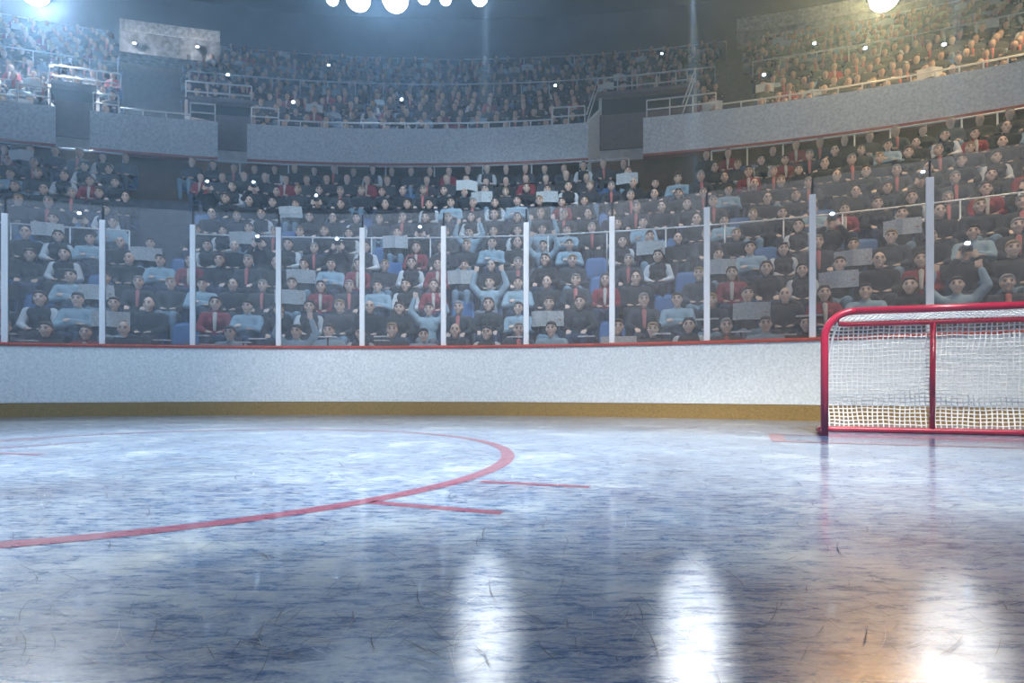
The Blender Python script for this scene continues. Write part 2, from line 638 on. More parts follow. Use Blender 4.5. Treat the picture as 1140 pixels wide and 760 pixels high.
# press boxes
def press_box(x0, x1, Y0, yb, ym, yt, label, dp=2.0):
    p = on_arc((x0 + x1) / 2, upp(Y0))
    pl = on_arc(x0, upp(Y0))
    zb, zm, zt = [zat(q, pl.y) for q in (yb, ym, yt)]
    r = empty('press_box', (p.x, p.y, zb))
    xs = xr(x0, x1, 9)

    def band(nm, mt, za, zc, d0, d1):
        mb = MB().sweep(xs, [(upp(Y0 + d0), za), (upp(Y0 + d0), zc), (upp(Y0 + d1), zc), (upp(Y0 + d1), za)], True, True)
        mb.v = [v - Vector((p.x, p.y, zb)) for v in mb.v]
        mb.build(nm, mt, r)
    band('lower_band', M['press_low'], zb, zm, .06, dp)
    band('upper_band', M['press'], zm, zt, 0, dp)
    tag(r, label, 'press box')


press_box(133, 245, 27.4, 56, 32, 20, 'pale concrete press box at the head of the dark left aisle')
press_box(820, 1240, 30.52, 50, 36, 21, 'long pale press box behind the top row on the warm lit side', .45)

# ================================================================ RAILS
def rail(name, x0, x1, L, bars, zbot, posts, label, r=.024, group='white guard rails', extra=(), cat='guard rail'):
    """bars: list of z; posts: list of picture columns"""
    pm = on_arc((x0 + x1) / 2, L)
    base = Vector((pm.x, pm.y, zbot))
    root = empty(name, base)
    xs = xr(x0, x1)
    for k, z in enumerate(bars):
        pts = [on_arc(x, L) + Vector((0, 0, z)) - base for x in xs]
        MB().tube(pts, r, 6).build('top_bar' if k == 0 else 'lower_bar', M['rail'], root, True)
    for x in posts:
        q = on_arc(x, L)
        MB().tube([q + Vector((0, 0, zbot)) - base, q + Vector((0, 0, bars[0])) - base], r * .85, 6).build('post', M['rail'], root, True)
    for a, b in extra:
        MB().tube([Vector(a) - base, Vector(b) - base], r * .85, 6).build('stair_bar', M['rail'], root, True)
    return tag(root, label, cat, group)


def every(a, b, n):
    return [a + (b - a) * i / n for i in range(n + 1)]


# rail inside the lower stand (walkway)
L0 = low(12.70)
zr = zat(265, 12.70)
rail('guard_rail', -120, 144, L0, [zr], ROW_Z[5], every(-120, 144, 4), 'white walkway rail in the lower stand, short length left of the aisle', .018)
rail('guard_rail', 217, 1200, L0, [zr], ROW_Z[5], every(217, 1200, 15), 'long white walkway rail across the lower stand behind the glass', .018)
# rail at the back of the lower stand
L1 = low(16.62)
z1 = 6.80
rail('guard_rail', -120, 137, L1, [z1], ROW_Z[-1], every(-120, 137, 5), 'white rail behind the top lower row, under the left balcony pieces', .024)
rail('guard_rail', 213, 700, L1, [z1], ROW_Z[-1], every(213, 700, 9), 'white rail behind the top lower row, under the long balcony piece', .024)
rail('guard_rail', 792, 1230, L1, [z1], ROW_Z[-1], every(792, 1230, 11), 'white rail behind the top lower row, under the right balcony piece', .024)
# balcony front rails
L2 = upp(16.88)
z2 = 8.17
rail('guard_rail', -120, 19, L2, [z2], 7.96, every(-120, 19, 5), 'low white rail on the balcony front at the far left end', .022)
rail('guard_rail', 133, 211, L2, [z2], 7.96, every(133, 211, 3), 'low white rail on the short balcony piece between two portals', .022)
rail('guard_rail', 311, 614, L2, [z2], 7.96, every(311, 614, 13), 'low white rail along the long middle balcony front', .022)
rail('guard_rail', 798, 1230, L2, [z2], 7.96, every(798, 1230, 16), 'low white rail along the warm lit right balcony front', .022)
# taller box rails by portals
for (a, b, n, lb) in ((20, 56, 1, 'tall two-bar rail left of the first stair portal'), (104, 132, 1, 'tall two-bar rail right of the first stair portal'),
                      (212, 239.5, 1, 'tall two-bar rail left of the second stair portal'), (280, 310, 1, 'tall two-bar rail right of the second stair portal'),
                      (615, 651, 2, 'tall two-bar rail left of the third stair portal'), (720, 797, 3, 'tall two-bar rail right of the third stair portal')):
    rail('guard_rail', a, b, L2, [8.50, 8.24], 7.96, every(a, b, n), 'white ' + lb, .022)
# portal roof rails
L3 = upp(19.15)
for (a, b, n, lb, zz) in ((55, 134, 3, 'first', 9.72), (207, 280, 3, 'second', 9.72), (666, 774, 5, 'third', 9.95)):
    ex = []
    if lb == 'third':
        for dz in (0, -.28):
            ex.append((on_arc(653, upp(17.3)) + Vector((0, 0, 8.45 + dz)), on_arc(666, L3) + Vector((0, 0, zz + .52 + dz))))
            ex.append((on_arc(760, upp(17.6)) + Vector((0, 0, 8.65 + dz)), on_arc(774, L3) + Vector((0, 0, zz + .52 + dz))))
    rail('guard_rail', a, b, L3, [zz + .52, zz + .2], zz, every(a, b, n), f'white two-bar rail on the roof of the {lb} stair portal', .026, extra=ex)
# upper stand mid rail and top rail
L4 = upp(23.02)
z4 = zat(94, 23.02)
zb4 = UP_Z[6] + .02
rail('guard_rail', -120, 131, L4, [z4], zb4, every(-120, 131, 8), 'white mid-height rail in the upper stand, bluish lit left block', .026)
rail('guard_rail', 211, 796, L4, [z4], zb4, every(211, 796, 19), 'long white mid-height rail across the middle upper stand', .026)
rail('guard_rail', 838, 1230, L4, [z4], zb4, every(838, 1230, 11), 'white mid-height rail in the warm lit right upper stand', .026)
L5 = upp(30.4)
z5 = zat(66, 30.4)
rail('guard_rail', -120, 122, L5, [z5], UP_Z[-1], every(-120, 122, 8), 'white rail behind the top row, left upper block', .032)
rail('guard_rail', 246, 808, L5, [z5], UP_Z[-1], every(246, 808, 20), 'long white rail behind the top row of the middle upper stand', .032)
rail('guard_rail', 850, 1230, L5, [z5], UP_Z[-1], every(850, 1230, 12), 'white rail behind the top row in front of the right press box', .032)

# ================================================================ GOAL
goal = empty('hockey_goal', A)
tag(goal, 'red framed hockey goal with white netting standing on the crease', 'goal')
W, ZT, R0, TR = 2.0, 1.112, .24, .032


def GP(l, n, z):
    return E * l + Nn * n + Vector((0, 0, z))


def bend(l0, sgn):
    return [GP(l0 + sgn * (R0 - R0 * math.cos(w)), 0, ZT - R0 + R0 * math.sin(w)) for w in [PI / 2 * i / 9 for i in range(10)]]


left = [GP(0, 0, 0)] + bend(0, 1)
right = [GP(W, 0, 0)] + bend(W, -1)
MB().tube([GP(0, 0, .0), GP(0, 0, ZT - R0)] + bend(0, 1)[1:], TR, 16).build('post', M['goal'], goal, True)
MB().tube([GP(W, 0, .0), GP(W, 0, ZT - R0)] + bend(W, -1)[1:], TR, 16).build('post', M['goal'], goal, True)
MB().tube([GP(R0, 0, ZT), GP(W - R0, 0, ZT)], TR, 16).build('crossbar', M['goal'], goal, True)
BD, ZB = .54, 1.045
# rear top bar with rounded ends running forward to the bends
pts = [GP(.10, .03, 1.045)]
for w in [PI / 2 * i / 8 for i in range(9)]:
    pts.append(GP(.17 + .16 * (1 - math.cos(w)), BD - .16 + .16 * math.sin(w) - .02, ZB))
pts += [GP(W - (q - GP(0, 0, 0)).dot(E), (q).dot(Nn), q.z) for q in reversed(pts)]
MB().tube(pts, .024, 12).build('rear_top_bar', M['goal'], goal, True)
pts = [GP(.0, .03, .03)]
for w in [PI / 2 * i / 8 for i in range(9)]:
    pts.append(GP(.03 + .12 * (1 - math.cos(w)), BD - .12 + .12 * math.sin(w), .028))
pts += [GP(W - q.dot(E), q.dot(Nn), q.z) for q in reversed(pts)]
MB().tube(pts, .028, 12).build('base_bar', M['goal'], goal, True)
MB().tube([GP(W / 2 + .0, BD, .03), GP(W / 2, BD - .02, ZB)], .023, 12).build('centre_bar', M['goal'], goal, True)

net = MB()
rg = random.Random(5)
CR = .0056


def cord(pts):
    net.tube(pts, CR, 5, False)


def wob(l, z, amp=.006):
    return amp * (math.sin(l * 9 + z * 7) + .6 * math.sin(l * 23 - z * 13) + .5 * math.sin(z * 19 + l * 3))


nv, nh = 42, 27
bk = lambda u, v: GP(.10 + (W - .2) * u + wob(u * 2, v) + .03 * (v - .5) * math.sin(u * 7) * 0, BD + .025 + .035 * math.sin(PI * v) + .02 * math.sin(u * 11) * math.sin(PI * v), .045 + (ZB - .06) * v + wob(u * 2.3 + 3, v, .004))
for i in range(nv + 1):
    cord([bk(i / nv, k / 22) for k in range(23)])
for k in range(nh + 1):
    cord([bk(i / 60, k / nh) for i in range(61)])
# top panel
tp = lambda u, v: GP(.16 + (W - .32) * u + wob(u * 2, v, .005), (BD + .01) * v, ZT + .02 - (ZT - ZB - .008) * v - .018 * math.sin(PI * v) * (.7 + .3 * math.sin(9 * u)))
for i in range(nv + 1):
    cord([tp(i / nv, k / 8) for k in range(9)])
for k in range(1, 9):
    cord([tp(i / 60, k / 9) for i in range(61)])
# side panels
for sx in (0, 1):
    def sp(u, v):
        l = .015 + .10 * u + (.09 * v ** 4)
        l = l if sx == 0 else W - l
        return GP(l, .02 + (BD - .05) * u, .045 + (ZB - .07) * v)
    for i in range(1, 12):
        cord([sp(i / 12, k / 14) for k in range(15)])
    for k in range(nh + 1):
        cord([sp(i / 8, k / nh) for i in range(9)])
o = net.build('netting', M['cord'], goal)
o['label'] = 'white knotted cord netting'

# ================================================================ WHITE SLATS behind the glass
SLATS = [(10, 371.5, 14), (30, 379, 19), (128, 374.5, 19), (180, 378.5, 18), (226, 373.5, 12), (230, 383.3, 15), (271, 381, 16), (287, 377, 18), (365, 375, 19),
          (425, 374.5, 17), (425, 379, 17), (573, 375, 17), (653, 374.3, 19), (737, 371.6, 19), (787, 355.2, 25), (825, 369.2, 22), (877, 372.4, 18), (901, 351.3, 27), (921, 366, 16), (1016, 362, 22), (1132, 361, 20)]
for k, (x, y, w) in enumerate(SLATS):  # pale lines low behind the glass, built as strips on supports
    L = blayer(.27)
    p = on_arc(x, L)
    d = arc_dir(p, L)
    z = zat(y, p.y)
    r = empty('white_slat', (p.x, p.y, ROW_Z[0]), math.atan2(d.x, -d.y))
    ww = w / F * p.y
    MB().box((0, 0, z - ROW_Z[0]), (ww, .09, .016)).build('slat_top', M['slat'], r, bevel=.004)
    MB().box((0, .0, (z - ROW_Z[0] - .008) / 2), (.022, .022, z - ROW_Z[0] - .008)).build('support', M['stub'], r)
    pn = sum(1 for q in POSTS if q <= x) - 1
    n = sum(1 for (x2, y2, w2) in SLATS[:k] if sum(1 for q in POSTS if q <= x2) - 1 == pn)
    tot = sum(1 for (x2, y2, w2) in SLATS if sum(1 for q in POSTS if q <= x2) - 1 == pn)
    pos = '' if tot == 1 else ', ' + NTH[n] + ' from left'
    if (x, y) == (425, 374.5): pos = ', upper of a stacked pair'
    if (x, y) == (425, 379): pos = ', lower of a stacked pair'
    tag(r, f'small white ledge seen low through {NTH[max(pn,1) - 1]} glass pane{pos}', 'slat', 'white slats behind the boards')

# ================================================================ PEOPLE
def remesh(mb, name, vox, smooth=2, dec=None):
    me = mb.mesh(name)
    o = bpy.data.objects.new(name, me)
    C.objects.link(o)
    r = o.modifiers.new('r', 'REMESH')
    r.mode = 'VOXEL'
    r.voxel_size = vox
    if smooth:
        s = o.modifiers.new('s', 'SMOOTH')
        s.factor = .5
        s.iterations = smooth
    if dec:
        d = o.modifiers.new('d', 'DECIMATE')
        d.ratio = dec
    dg = bpy.context.evaluated_depsgraph_get()
    dg.update()
    res = bpy.data.meshes.new_from_object(o.evaluated_get(dg))
    res.name = name
    bpy.data.objects.remove(o)
    bpy.data.meshes.remove(me)
    res.polygons.foreach_set('use_smooth', [True] * len(res.polygons))
    return res


V = Vector


def skeleton(sex, pose):
    f = sex == 'f'
    sw = .165 if f else .192
    J = dict(pel=V((0, .03, .545)), waist=V((0, .05, .70)), chest=V((0, .03, .86)), nb=V((0, .03, 1.0)), nt=V((0, .012, 1.085)))
    for s, k in ((-1, 'r'), (1, 'l')):
        J['hip' + k] = V((s * .09, .0, .53)); J['knee' + k] = V((s * .115, -.385, .55)); J['ank' + k] = V((s * .115, -.33, .12)); J['toe' + k] = V((s * .125, -.46, .055))
        J['sh' + k] = V((s * sw, .035, .955))
        if pose == 'lap':
            e, w, h = (s * .245, .0, .735), (s * .12, -.20, .675), (s * .06, -.275, .665)
        elif pose == 'knees':
            e, w, h = (s * .255, -.06, .75), (s * .15, -.27, .68), (s * .12, -.355, .645)
        elif pose == 'folded':
            e, w, h = (s * .255, -.07, .745), (-s * .03, -.185, .79 + .025 * s), (-s * .12, -.165, .80 + .03 * s)
        elif pose == 'paper':
            e, w, h = (s * .25, -.05, .75), (s * .205, -.26, .82), (s * .19, -.335, .85)
        elif pose == 'raised':
            e, w, h = (s * .33, -.02, 1.13), (s * .26, -.05, 1.36), (s * .235, -.06, 1.45)
        elif pose == 'camera':
            e, w, h = (s * .25, -.14, .86), (s * .115, -.20, 1.06), (s * .075, -.205, 1.145)
        J['el' + k], J['wr' + k], J['ha' + k] = V(e), V(w), V(h)
    return J


def body_mesh(sex, pose, vox=.0125, fingers=True):
    J = skeleton(sex, pose)
    f = sex == 'f'
    m = MB()
    m.cap(J['pel'], J['waist'], .125, .10 if f else .12)
    m.ell((0, .04, .86), (.15 if f else .175, .10 if f else .115, .19))
    m.cap(V((-.09, .035, .94)), V((.09, .035, .94)), .085, .085)
    m.cap(J['nb'], J['nt'], .056 if not f else .048, .05 if not f else .043)
    # head
    m.ell((0, .0, 1.175), (.076, .096, .115), 20, 14)
    m.ell((0, -.028, 1.105), (.054, .060, .055), 16, 10)
    m.cap((0, -.092, 1.185), (0, -.108, 1.15), .010, .015)
    m.cap((-.045, -.078, 1.208), (.045, -.078, 1.208), .013, .013)
    m.ell((0, -.083, 1.108), (.026, .014, .014))
    m.ell((0, -.078, 1.072), (.024, .018, .018))
    for s in (-1, 1):
        m.ell((s * .078, .008, 1.17), (.013, .024, .034))
        m.ell((s * .045, -.062, 1.145), (.024, .024, .024))
    for k in 'rl':
        m.cap(J['sh' + k], J['el' + k], .052, .040)
        m.cap(J['el' + k], J['wr' + k], .039, .026)
        m.cap(J['hip' + k], J['knee' + k], .088, .062)
        m.cap(J['knee' + k], J['ank' + k], .060, .042)
        m.cap(J['ank' + k] + V((0, .03, -.06)), J['toe' + k], .040, .036)
        w, h = J['wr' + k], J['ha' + k]
        d = (h - w).normalized()
        side = V((1 if k == 'l' else -1, 0, 0))
        side = (side - d * side.dot(d)).normalized()
        nrm = d.cross(side)
        pc = w + d * .05
        m.cap(w, pc - side * .018, .024, .021)
        m.cap(w, pc + side * .018, .024, .021)
        m.cap(pc - side * .018, pc + side * .018, .021, .021)
        if fingers:
            curl = V((0, 0, -.012)) if pose in ('lap', 'knees', 'folded') else V((0, .012, 0))
            for q, (sp, ln) in enumerate(((-1.5, .052), (-.5, .062), (.5, .066), (1.5, .058))):
                b0 = pc + side * sp * .017 + d * .012
                b1 = b0 + d * ln * .55 + side * sp * .008
                b2 = b1 + d * ln * .45 + curl + side * sp * .004
                m.cap(b0, b1, .0105, .0100, 8)
                m.cap(b1, b2, .0100, .0088, 8)
            t0 = w + d * .022 - side * .022
            t1 = t0 - side * .026 + d * .026
            m.cap(t0, t1, .013, .011, 8)
            m.cap(t1, t1 + d * .026 - side * .004, .011, .009, 8)
    me = remesh(m, 'person', vox, 2)
    # face colouring: eyes with socket shade painted in, brows, lips, shoes
    n = len(me.vertices)
    co = np.empty(n * 3, np.float32)
    me.vertices.foreach_get('co', co)
    co = co.reshape(-1, 3)
    col = np.ones((n, 4), np.float32)
    x, y, z = np.abs(co[:, 0]), co[:, 1], co[:, 2]
    front = y < -.045
    eye = front & ((x - .033) ** 2 / .017 ** 2 + (z - 1.187) ** 2 / .0105 ** 2 < 1)
    brow = front & (np.abs(z - 1.212) < .0085) & (x > .012) & (x < .056)
    lip = front & (np.abs(z - 1.108) < .0105) & (x < .026)
    col[brow, :3] = (.28, .24, .22)
    col[eye, :3] = (.13, .12, .13)
    col[lip, :3] = (.72, .42, .42)
    col[z < .1, :3] = (.05, .06, .08)
    ca = me.color_attributes.new('tint', 'FLOAT_COLOR', 'POINT')
    ca.data.foreach_set('color', col.ravel())
    return me


def top_builder(sex, pose, torso=True, sleeves=True, infl=.014, hem=.60):
    J = skeleton(sex, pose)
    f = sex == 'f'
    m = MB()
    g = infl
    if torso:
        m.cap(V((0, .04, hem)), J['waist'], .125 + g, (.105 if f else .122) + g)
        m.ell((0, .04, .86), ((.15 if f else .175) + g, (.10 if f else .115) + g, .185))
        m.cap(V((-.10 if f else -.12, .035, .935)), V((.10 if f else .12, .035, .935)), .085 + g, .085 + g)
        if f:
            for s in (-1, 1):
                m.ell((s * .062, -.075, .85), (.055, .05, .055))
        m.cap(V((0, .035, .99)), V((0, .03, 1.03)), .066 + g * .5, .060 + g * .4)
    if sleeves:
        for k in 'rl':
            m.cap(J['sh' + k], J['el' + k], .062 + g, .048 + g)
            m.cap(J['el' + k], J['wr' + k] + (J['el' + k] - J['wr' + k]).normalized() * .02, .046 + g, .032 + g)
    return m


def trousers_builder(sex, pose):
    J = skeleton(sex, pose)
    m = MB()
    m.cap(J['pel'], V((0, .04, .62)), .138, .132)
    for k in 'rl':
        m.cap(J['hip' + k], J['knee' + k], .100, .074)
        m.cap(J['knee' + k], J['ank' + k], .072, .056)
    return m


def front_builder(w0=.042):
    """shirt front / tie strip seen between the lapels"""
    m = MB()
    m.cap(V((0, -.066, .985)), V((0, -.098, .86)), .040, w0 * .8)
    m.cap(V((0, -.098, .86)), V((0, -.112, .72)), w0 * .8, w0 * .62)
    return m


def hair_builder(kind):
    m = MB()
    if kind == 'short':
        m.ell((0, .018, 1.240), (.083, .098, .062))
        m.ell((0, .050, 1.185), (.084, .064, .090))
        for s in (-1, 1):
            m.ell((s * .072, .012, 1.215), (.016, .040, .034))
        m.ell((0, -.055, 1.262), (.058, .040, .028))
    elif kind == 'bob':
        m.ell((0, .024, 1.245), (.086, .096, .060))
        m.ell((0, .062, 1.165), (.094, .060, .120))
        for s in (-1, 1):
            m.cap((s * .080, .022, 1.225), (s * .092, .030, 1.09), .020, .024)
        m.cap((-.045, -.058, 1.270), (.045, -.058, 1.270), .024, .024)
    elif kind == 'long':
        m.ell((0, .024, 1.245), (.086, .096, .060))
        m.ell((0, .064, 1.155), (.092, .058, .14))
        for s in (-1, 1):
            m.cap((s * .080, .020, 1.225), (s * .095, .028, 1.05), .019, .026)
            m.cap((s * .095, .028, 1.05), (s * .098, -.03, .93), .026, .016)
        m.cap((-.045, -.056, 1.272), (.045, -.056, 1.272), .022, .022)
    return m


MESH = {}


def cached(key, fn):
    if key not in MESH:
        MESH[key] = fn()
    return MESH[key]


# kind: (sex, pose, description, [(part, builder key, cloth)], hair style or None)
KINDS = {
    'blue_shirt': dict(sex='m', pose='folded', hair=('short', 'dark'), who='man', wear='pale blue shirt, arms folded', parts=[('shirt', 'top', 'pale blue'), ('trousers', 'trousers', 'navy')]),
    'bald': dict(sex='m', pose='lap', hair=None, who='bald man', wear='black sweater', parts=[('sweater', 'top', 'black'), ('trousers', 'trousers', 'charcoal')]),
    'suit': dict(sex='m', pose='knees', hair=('short', 'grey'), who='grey haired man', wear='dark suit and coral shirt', parts=[('jacket', 'top', 'charcoal'), ('shirt_front', 'front', 'coral'), ('trousers', 'trousers', 'charcoal')]),
    'cardigan': dict(sex='f', pose='lap', hair=('long', 'brown'), who='woman', wear='red cardigan', parts=[('cardigan', 'top', 'red'), ('blouse_front', 'front', 'cream'), ('trousers', 'trousers', 'navy')]),
    'vest': dict(sex='f', pose='lap', hair=('bob', 'dark'), who='dark haired woman', wear='black vest over white sleeves', parts=[('vest', 'vest', 'black'), ('blouse', 'sleeves', 'white'), ('trousers', 'trousers', 'charcoal')]),
    'reader': dict(sex='m', pose='paper', hair=('short', 'brown'), who='man', wear='black jumper reading newspaper', parts=[('jumper', 'top', 'black'), ('jeans', 'trousers', 'denim')]),
    'cheer': dict(sex='m', pose='raised', hair=('short', 'dark'), who='man', wear='pale shirt with arms raised', parts=[('shirt', 'top', 'pale blue'), ('trousers', 'trousers', 'grey')]),
    'darkwoman': dict(sex='f', pose='knees', hair=('bob', 'brown'), who='brown haired woman', wear='all black top', parts=[('top', 'top', 'black'), ('trousers', 'trousers', 'navy')]),
    'pullover': dict(sex='m', pose='lap', hair=('short', 'fair'), who='fair haired man', wear='charcoal pullover', parts=[('pullover', 'top', 'charcoal'), ('jeans', 'trousers', 'denim')]),
    'photographer': dict(sex='m', pose='camera', hair=('short', 'dark'), who='man', wear='black jumper holding up camera', parts=[('jumper', 'top', 'black'), ('trousers', 'trousers', 'charcoal')]),
}


def part_mesh(kd, bk, lowres):
    sex, pose = kd['sex'], kd['pose']
    vox, dec = (.05, .55) if lowres else (.018, None)
    key = (sex, pose, bk, lowres)
    if bk == 'top':
        return cached(key, lambda: remesh(top_builder(sex, pose), 'top', vox, 2, dec))
    if bk == 'vest':
        return cached(key, lambda: remesh(top_builder(sex, pose, True, False), 'vest', vox, 2, dec))
    if bk == 'sleeves':
        return cached(key, lambda: remesh(top_builder(sex, pose, False, True), 'sleeves', .035 if lowres else .018, 1, dec))
    if bk == 'trousers':
        return cached(key, lambda: remesh(trousers_builder(sex, pose), 'trousers', vox if lowres else .022, 1, dec))
    if bk == 'front':
        return cached(('front', lowres), lambda: remesh(front_builder(), 'front', .03 if lowres else .014, 1, dec))
    if bk == 'body':
        if not lowres:
            return cached(key, lambda: body_mesh(sex, pose))
        return cached(key, lambda: remesh(head_low(sex, pose), 'low', .035, 1, .6))
    return cached(('hair', bk, lowres), lambda: remesh(hair_builder(bk), 'hair', .035 if lowres else .012, 1, dec))


def head_low(sex, pose):
    J = skeleton(sex, pose)
    m = MB()
    m.ell((0, .0, 1.175), (.085, .10, .118))
    m.ell((0, -.028, 1.105), (.06, .065, .06))
    m.cap(J['nb'], J['nt'], .06, .055)
    for k in 'rl':
        m.cap(J['wr' + k], J['ha' + k], .036, .036)
    return m


def objlink(o, m):
    if not o.data.materials:
        o.data.materials.append(None)
    o.material_slots[0].link = 'OBJECT'
    o.material_slots[0].material = m


PROTO = {}


def person_proto(kind):
    kd = KINDS[kind]
    root = link_obj('person', part_mesh(kd, 'body', False))
    objlink(root, SKIN)
    for nm, bk, cl in kd['parts']:
        o = link_obj(nm, part_mesh(kd, bk, False), root)
        objlink(o, CLOTH[cl])
    if kd['hair']:
        o = link_obj('hair', part_mesh(kd, kd['hair'][0], False), root)
        objlink(o, HAIR[kd['hair'][1]])
    return root


def dup(root):
    r = root.copy()
    C.objects.link(r)
    for ch in root.children:
        c = ch.copy()
        C.objects.link(c)
        c.parent = r
    return r


# seats
def seat_meshes():
    bk = bpy.data.meshes.new('backrest')
    bm = bmesh.new()
    # curved shell back
    nx, nz = 8, 6
    g = []
    for d in (0, .03):
        for k in range(nz + 1):
            for i in range(nx + 1):
                u, v = i / nx * 2 - 1, k / nz
                w = .225 * (1 - .10 * v ** 3)
                rr = 1 - max(0, abs(u) - .75) * 0
                zz = .47 + .43 * v - .05 * max(0, v - .7) / .3 * abs(u) ** 4
                g.append(bm.verts.new((u * w, .16 + .07 * v - .045 * u * u + d, zz)))
    n = (nx + 1) * (nz + 1)
    for off in (0, n):
        for k in range(nz):
            for i in range(nx):
                a = off + k * (nx + 1) + i
                q = [g[a], g[a + 1], g[a + nx + 2], g[a + nx + 1]]
                bm.faces.new(q if off == 0 else q[::-1])
    rim = [i for i in range(nx + 1)] + [(k + 1) * (nx + 1) + nx for k in range(nz)] + [nz * (nx + 1) + i for i in range(nx - 1, -1, -1)] + [k * (nx + 1) for k in range(nz - 1, 0, -1)]
    for a, b in zip(rim, rim[1:] + rim[:1]):
        bm.faces.new([g[b], g[a], g[a + n], g[b + n]])
    bm.to_mesh(bk)
    bm.free()
    bk.polygons.foreach_set('use_smooth', [True] * len(bk.polygons))
    bk.materials.append(M['seat'])
    mb = MB()
    mb.box((0, -.03, .415), (.43, .40, .035))
    mb.box((0, -.215, .40), (.43, .03, .05))
    pan = mb.mesh('seat')
    pan.materials.append(M['seat'])
    mb = MB()
    mb.box((0, .10, .20), (.05, .06, .40))
    mb.box((0, .06, .015), (.16, .16, .03))
    mb.box((0, .175, .46), (.06, .025, .2))
    leg = mb.mesh('bracket')
    leg.materials.append(M['seat_leg'])
    return bk, pan, leg


SB, SP, SL = seat_meshes()
seat_proto = empty('stadium_seat')
for nm, me in (('backrest', SB), ('seat', SP), ('bracket', SL)):
    link_obj(nm, me, seat_proto)

# ---- who sits where (lower stand)
rg = random.Random(21)
PX = lambda p: CX + F * p.x / p.y


def arc_spots(L, pitch, xa, xb):
    """points along the arc between picture columns xa..xb"""
    Y0, R, X0 = L
    a, b = on_arc(xa, L), on_arc(xb, L)
    ta = math.atan2(a.x - X0, a.y - (Y0 - R)); tb = math.atan2(b.x - X0, b.y - (Y0 - R))
    n = int((tb - ta) * R / pitch)
    return [Vector((X0 + R * math.sin(ta + (tb - ta) * (k + .5) / n), Y0 - R + R * math.cos(ta + (tb - ta) * (k + .5) / n), 0)) for k in range(n)]


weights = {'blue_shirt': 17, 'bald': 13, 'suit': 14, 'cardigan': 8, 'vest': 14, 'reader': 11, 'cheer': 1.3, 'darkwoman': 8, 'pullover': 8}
dark_weights = {'blue_shirt': 4, 'bald': 20, 'suit': 16, 'cardigan': 5, 'vest': 6, 'reader': 1.6, 'cheer': .5, 'darkwoman': 20, 'pullover': 18}  # mostly dark coats in higher rows, standing in for dimmer light too
FLASH_LOW = [(235, 200), (283, 215), (350, 222), (101, 242), (289, 277), (379, 279), (463, 265), (1062, 292), (1008, 204), (917, 258), (1133, 203), (571, 181), (440, 184)]
spots = []
for i in range(NR):
    L = rowlayer(i)
    prev = prev2 = None
    for p in arc_spots(L, .535, -70, 1215):
        x = PX(p)
        vac = False
        if i >= 5 and 141 < x < 213:
            continue
        if i >= 9 and 712 < x < 778:
            continue
        if i < 5 and 141 < x < 210 and rg.random() < .35:
            vac = True
        if rg.random() < .09:
            vac = True
        ks = [k for k in weights if k not in (prev, prev2)]
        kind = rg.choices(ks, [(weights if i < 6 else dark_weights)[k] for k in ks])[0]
        prev2, prev = prev, kind
        spots.append(dict(row=i, p=p, x=x, kind=None if vac else kind, L=L, z=ROW_Z[i]))
# seat the photographers nearest to the flashes seen in the picture
for fx, fy in FLASH_LOW:
    best = min((s for s in spots if s['kind'] != 'photographer'), key=lambda s: (s['x'] - fx) ** 2 + (HY - (s['z'] + 1.17 - H) * F / s['p'].y - fy) ** 2)
    best['kind'] = 'photographer'
inview = [s for s in spots if -14 < s['x'] < 1154]
people = sorted([s for s in inview if s['kind']], key=lambda s: s['p'].y + (100 if s['row'] > 9 else 0) + s['row'] * .45)
indiv = people[:300]
for s in indiv:
    s['ind'] = True


def pane_of(x):
    return min(max(sum(1 for q in POSTS if q <= x), 1), 12) - 1


def pane_name(k):
    return 'leftmost glass pane' if k == 0 else ('goal side glass pane' if k == 11 else f'{NTH[k - 1]} glass pane')


# labels: kind + row + pane; ordinal among look-alikes
from collections import defaultdict
grp = defaultdict(list)
for s in indiv:
    s['pane'] = pane_of(s['x'])
    grp[(s['kind'], s['row'], s['pane'])].append(s)
for key, lst in grp.items():
    lst.sort(key=lambda s: s['x'])
    for n, s in enumerate(lst):
        kd = KINDS[s['kind']]
        base = f"{kd['who']} in {kd['wear']}, {NTH[s['row']]} row, {pane_name(s['pane'])}"
        if len(lst) == 2:
            base += ', ' + ('left one' if n == 0 else 'right one')
        elif len(lst) > 2:
            base += f', {NTH[n]} from left'
        s['label'] = base

flash_mat = emit('flash_light', (.55, .76, 1.0), 30)
flash_dome = None


def camera_thing(p, z, rz, label):
    r = empty('camera', (p.x, p.y, z), rz)
    MB().box((0, 0, 0), (.13, .055, .085)).build('camera_body', M['blackbox'], r, bevel=.008)
    MB().tube([(0, -.028, -.005), (0, -.085, -.005)], [.034, .031], 14).build('lens', M['glasslens'], r, True)
    MB().box((0, .0, .075), (.075, .045, .06)).build('flash_unit', M['blackbox'], r, bevel=.006)
    MB().ell((0, -.03, .078), (.034, .018, .026)).build('flash', flash_mat, r, True)
    tag(r, label, 'camera', 'cameras flashing in the crowd')
    return r


paper_me = None


def paper_mesh():
    bm = bmesh.new()
    nx, nz = 12, 5
    for d in (0, .006):
        g = []
        for k in range(nz + 1):
            for i in range(nx + 1):
                u, v = i / nx * 2 - 1, k / nz
                yy = -.06 * (1 - abs(u)) ** 1.5 + .02 * v + d - .012 * math.sin(5 * u)
                g.append(bm.verts.new((u * .27, yy, -.13 + .26 * v - .02 * abs(u))))
        for k in range(nz):
            for i in range(nx):
                a = k * (nx + 1) + i
                q = [g[a], g[a + 1], g[a + nx + 2], g[a + nx + 1]]
                bm.faces.new(q if d == 0 else q[::-1])
    me = bpy.data.meshes.new('newspaper')
    bm.to_mesh(me)
    bm.free()
    me.materials.append(M['paper'])
    return me


